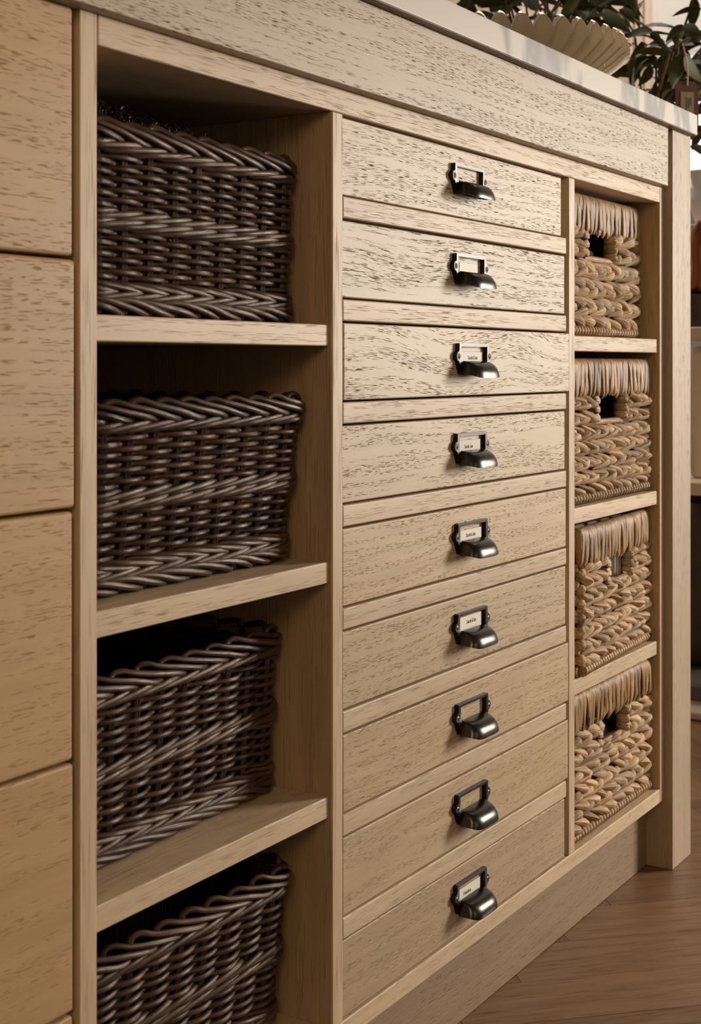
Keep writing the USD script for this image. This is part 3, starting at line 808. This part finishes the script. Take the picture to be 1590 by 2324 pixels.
def fluted(offr=0.0, n_p=44, per=14, ns=16):
    n = n_p * per
    th = np.linspace(0, 2 * np.pi, n, endpoint=False)
    w = 2 * np.abs(np.cos(n_p * th / 2)) ** 0.8 - 1            # rounded crests, sharp low folds
    w = w + 0.10
    out = []
    for i in range(ns):
        s = i / (ns - 1)
        r0 = 0.062 + (0.163 - 0.062) * s ** 0.75 - offr
        z0 = 0.0575 * s ** 1.25
        k = s ** 0.8
        r = r0 - 0.0055 * w * k * (1 - 0.75 * s ** 3)
        z = z0 + 0.0078 * w * s ** 1.6
        out.append(np.column_stack([r * np.cos(th), r * np.sin(th), z]))
    return np.array(out)


go, gi = fluted(), fluted(0.0045)
gi[:, :, 2] += 0.003
ns, n = go.shape[:2]
V = np.vstack([go.reshape(-1, 3), gi.reshape(-1, 3), [[0, 0, 0]], [[0, 0, .003]]])
V[:, 2] += 0.0001
i, j = np.meshgrid(np.arange(ns - 1), np.arange(n), indexing="ij")
k = (j + 1) % n
q = np.stack([i * n + j, i * n + k, (i + 1) * n + k, (i + 1) * n + j], -1).reshape(-1, 4)
N_ = ns * n
F = np.vstack([q[:, [0, 1, 2]], q[:, [0, 2, 3]], N_ + q[:, [0, 2, 1]], N_ + q[:, [0, 3, 2]]])
jj = np.arange(n); kk = (jj + 1) % n; e = (ns - 1) * n
F = np.vstack([F, np.column_stack([e + jj, e + kk, N_ + e + kk]), np.column_stack([e + jj, N_ + e + kk, N_ + e + jj]), np.column_stack([np.full(n, 2 * N_), kk, jj]), np.column_stack([np.full(n, 2 * N_ + 1), N_ + jj, N_ + kk])])
bw = thing("fluted_bowl", "cream glazed bowl with a deeply fluted rim on the marble worktop", "bowl", loc=(*BC, ZW))
obj("bowl_body", trimesh.Trimesh(V, F, process=False), M["ceramic"], bw, smooth=50)


def px(u, v, d):
    """World point at picture position (u, v) and distance d, used only to read positions off the photograph."""
    return CAM + D * d + R * ((u - CX) * d / F_PX) + U * ((HY - v) * d / F_PX)


for pts in ([(1402, 82, 1.60), (1412, 88, 1.585), (1424, 94, 1.59), (1432, 100, 1.60), (1440, 108, 1.605)], [(1402, 84, 1.60), (1410, 93, 1.58), (1420, 97, 1.585), (1428, 103, 1.59)], [(1375, 116, 1.53), (1373, 130, 1.535), (1370, 142, 1.54), (1371, 152, 1.55), (1373, 162, 1.56)]):
    C = catmull([px(*p) - np.array([*BC, ZW]) for p in pts], 5)
    obj("twine", tube(C, .0007, 5, ref=(.3, .6, .5))[0], M["twine"], bw)


# ------------------------------------------------------------------ plants behind the island
def leaf_mesh(base, tip, width, up, bend=0.12):
    base, tip = np.asarray(base, float), np.asarray(tip, float)
    d = tip - base; L = np.linalg.norm(d); d = d / L
    s = np.cross(d, up); s /= np.linalg.norm(s); nn = np.cross(s, d)
    n = 7
    rows = []
    for i in range(n):
        t = i / (n - 1)
        w = width * (math.sin(math.pi * min(1, t * .94 + .06) ** .8) ** .9) / 2 if i < n - 1 else 0.0
        c = base + d * L * t - nn * L * bend * (t ** 2) + nn * L * bend * .3 * math.sin(math.pi * t)
        rows += [c - s * w + nn * w * .28, c, c + s * w + nn * w * .28]
    V = np.array(rows)
    F = []
    for i in range(n - 1):
        for j in (0, 1):
            a = 3 * i + j
            F += [[a, a + 1, a + 4], [a, a + 4, a + 3]]
    V2 = np.vstack([V, V - nn * .0006])
    F = np.array(F)
    return trimesh.Trimesh(V2, np.vstack([F, F[:, ::-1] + len(V)]), process=False)


def plant(name, label, pot, trunk_top, named, spread, count, seed):
    rg = np.random.default_rng(seed)
    pot = np.array(pot, float)
    t = thing(name, label, "plant", loc=(pot[0], pot[1], 0))
    o = np.array([pot[0], pot[1], 0.0])
    obj("pot", lathe([(0, .001), (.10, .001), (.13, .28), (.14, .30), (.125, .30), (.115, .27), (0, .27)], 32), M["dark_pot"], t)
    top = np.array(trunk_top, float)
    C = catmull([[0, 0, .27], (top - o) * .5 + [.02, .01, .1], top - o], 8)
    obj("trunk", tube(C, np.linspace(.011, .006, len(C)), 8, ref=(1, .2, 0))[0], M["bark"], t)
    lv = [(np.array(a), np.array(b), w) for a, b, w in named]
    c, ex = spread
    c = np.array(c); ex = np.array(ex)
    for i in range(count):
        b = c + rg.uniform(-1, 1, 3) * ex
        d = rg.normal(0, 1, 3) * [1, 1, .55]; d /= np.linalg.norm(d)
        lv.append((b, b + d * rg.uniform(.085, .14), rg.uniform(.020, .030)))
    for a, b, w in lv:
        up = np.array([0, 0, 1.0]) + rg.normal(0, .45, 3)
        obj("leaf", leaf_mesh(a - o, b - o, w, up, rg.uniform(.05, .2)), M["leaf"], t, smooth=True)
    # twigs from the trunk to groups of leaves
    for i in range(0, len(lv), 4):
        a = lv[i][0] - o
        s0 = C[-1 - (i % 5)]
        obj("twig", tube(catmull([s0, (s0 + a) / 2 + [0, 0, .02], a], 5), .0022, 5, ref=(.5, .4, .2))[0], M["bark"], t)
    return t


DB = 2.25
L = lambda u0, v0, u1, v1, w, d0=DB, dd=0.03: (px(u0, v0, d0), px(u1, v1, d0 + dd), w * d0 / F_PX)
named_b = [L(1365, 25, 1430, 72, 30), L(1428, 118, 1340, 42, 34, 2.2), L(1478, 72, 1410, 82, 36, 2.2), L(1478, 75, 1500, 100, 20), L(1518, 122, 1440, 116, 30, 2.15), L(1470, 132, 1432, 172, 22), L(1478, 150, 1452, 195, 26),
           L(1590, 20, 1525, 30, 22), L(1575, -5, 1568, 70, 30, 2.3), L(1548, 60, 1590, 75, 28, 2.2), L(1550, 58, 1510, 90, 22, 2.2), L(1590, 88, 1526, 104, 26, 2.2), L(1545, 60, 1530, 100, 34, 2.3), L(1555, 125, 1590, 190, 36, 2.2), L(1555, 125, 1518, 195, 44, 2.2),
           L(1520, 135, 1495, 205, 40, 2.3), L(1520, 165, 1470, 205, 34, 2.3), L(1440, -10, 1436, 45, 16), L(1420, 8, 1380, 5, 20), L(1408, 20, 1440, 48, 26), L(1440, 130, 1425, 165, 22), L(1590, 300, 1565, 315, 26, 2.2), L(1570, 330, 1590, 345, 26, 2.2), L(1590, 285, 1570, 340, 22, 2.25)]
cb = px(1545, 165, 2.38)
pb_ = np.array([1.62, 0.60])
pb = plant("potted_plant", "dark leafy plant on the right with a brown tag hanging in it", pb_, px(1535, 130, 2.4), named_b, (cb, (.08, .10, .08)), 52, 31)
ca_ = px(1230, 25, 2.5)
named_a = [L(1340, 0, 1395, 40, 30, 2.5), L(1325, 60, 1395, 95, 34, 2.45), L(1330, 20, 1360, 70, 26, 2.5), L(1395, 70, 1352, 45, 34, 2.5)]
plant("potted_plant", "dark leafy plant behind the fluted bowl", (ca_[0] + .12, ca_[1] + .10), px(1250, 30, 2.55), named_a, (ca_ + [.02, .02, .03], (.10, .20, .06)), 95, 32)
# brown tag hanging from a twig of the right plant
tp = px(1558, 212, 2.08)
tg = thing("swing_tag", "brown swing tag with a kraft label hanging in the right plant", "tag", loc=tuple(tp), rotz=math.degrees(math.atan2(-R[0] * 0 + R[1], R[0])) + 8)
tg_poly = Polygon([(-.018, -.05), (.018, -.05), (.018, .012), (.012, .018), (-.012, .018), (-.018, .012)])
obj("tag_board", extr(tg_poly, -.0006, .0006), M["tag_card"], tg)
obj("tag_label", extr(sbox(-.010, -.040, .0105, .002), -.0011, -.0007), M["kraft"], tg)
for k in range(3):
    obj("printed_line", extr(sbox(-.001 + .0035 * k - .0006, -.026 + .004 * k, -.001 + .0035 * k + .0006, -.006 - .002 * (k % 2)), -.0013, -.0011), M["ink"], tg)
a_ = math.atan2(R[1], R[0]) + math.radians(8)
hook = tp + np.array([-.006 * math.cos(a_) - .004 * math.sin(a_), -.006 * math.sin(a_) + .004 * math.cos(a_), .078])
o_ = np.array([pb_[0], pb_[1], 0])
obj("twig", tube(catmull([px(1535, 130, 2.4) - o_, (px(1535, 130, 2.4) + hook) / 2 - o_ + [0, 0, .015], hook - o_, hook - o_ - (D * .05) + [0, 0, -.006]], 5), .0022, 6, ref=(.5, .4, .2))[0], M["bark"], pb)
obj("cord", tube(catmull([[0, -.001, .012], [.0005, -.002, .03], [-.002, 0, .055], [-.006, .004, .078]], 5), .0011, 5, ref=(1, .3, 0))[0], M["twine"], tg)

# ------------------------------------------------------------------ display stand at the far right
XS = 1.47
st = thing("display_stand", "cream display stand with two shelves beyond the island", "shelf stand")
YS0, YS1 = -0.55, 0.272
for zt in (0.655, 0.385):
    obj("shelf", rbox(XS, XS + .36, YS0, YS1, zt - .022, zt, .003, True), M["joinery"], st)
for xx in (XS + .002, XS + .332):
    for yy in (YS0 + .002, YS1 - .028):
        obj("leg", rbox(xx, xx + .026, yy, yy + .026, 0.0, 0.6329, .002), M["joinery"], st)


def stand(u, d):
    p = px(u, HY, d)
    return p[0], p[1]


cx_, cy_ = stand(1602, 2.52)
obj("vase_stand", lathe([(0, 0), (.040, 0), (.042, .006), (.034, .020), (.036, .045), (.040, .056), (.038, .062), (0, .062)], 36).apply_translation([cx_, cy_, .6551]), M["dark_pot"], None, smooth=40, label="dark turned wooden stand under the copper vase", cat="vase stand")
cv = thing("copper_vase", "hammered copper vase on a dark turned stand, upper shelf", "vase", loc=(cx_, cy_, .7172))
obj("vase_body", lathe([(0, 0), (.026, 0), (.033, .006), (.034, .02), (.030, .045), (.032, .07), (.034, .09), (.029, .112), (.019, .127), (.015, .134), (.012, .134), (.014, .12), (0, .11)], 40), M["copper"], cv, smooth=True)
cx_, cy_ = stand(1597, 2.70)
obj("riser_block", rbox(cx_ - .06, cx_ + .06, cy_ - .09, cy_ + .045, .6551, .858, .003, True), M["joinery"], None, label="cream riser block under the white jug on the stand", cat="block")
jg = thing("white_jug", "white glazed jug with a curved handle on a riser block", "jug", loc=(cx_, cy_, .8581))
obj("jug_body", lathe([(0, 0), (.014, 0), (.018, .012), (.024, .030), (.029, .048), (.026, .065), (.022, .078), (.024, .092), (.031, .108), (.029, .108), (.020, .09), (.019, .075), (0, .06)], 40), M["white_glaze"], jg, smooth=True)
hd = catmull([np.array([.020, -.010, .090]), np.array([.032, -.020, .088]), np.array([.036, -.024, .065]), np.array([.026, -.014, .044])], 8)
obj("jug_handle", tube(hd, .004, 8, ref=(.5, .5, .1))[0], M["white_glaze"], jg, smooth=True)
cx_, cy_ = stand(1612, 2.52)
jr = thing("stoneware_jar", "tall cream stoneware jar on the lower shelf of the stand", "jar", loc=(cx_, cy_, .3851))
obj("jar_body", lathe([(0, 0), (.030, 0), (.034, .004), (.042, .07), (.046, .14), (.047, .19), (.042, .225), (.030, .238), (.026, .238), (.030, .22), (0, .21)], 40), M["cream_glaze2"], jr, smooth=True)
cx_, cy_ = stand(1615, 2.62)
dp = thing("dark_drum", "dark patinated drum pot under the display stand", "pot", loc=(cx_, cy_, .0371))
obj("drum_body", lathe([(0, 0), (.085, 0), (.115, .02), (.135, .06), (.14, .16), (.135, .26), (.12, .30), (.115, .30), (.13, .25), (.13, .06), (0, .03)], 48), M["dark_pot"], dp, smooth=True)
obj("slate_slab", rbox(XS - .02, XS + .40, YS0 - .02, YS1 + .03, .0131, .037, .002), M["slate"], None, label="dark slate slab under the dark drum pot", cat="slab")
obj("rug", rbox(XS - .10, XS + .9, -1.0, YS1 + .12, .0003, .013, .004, True), M["rug"], None, label="cream wool rug under the display stand", cat="rug")
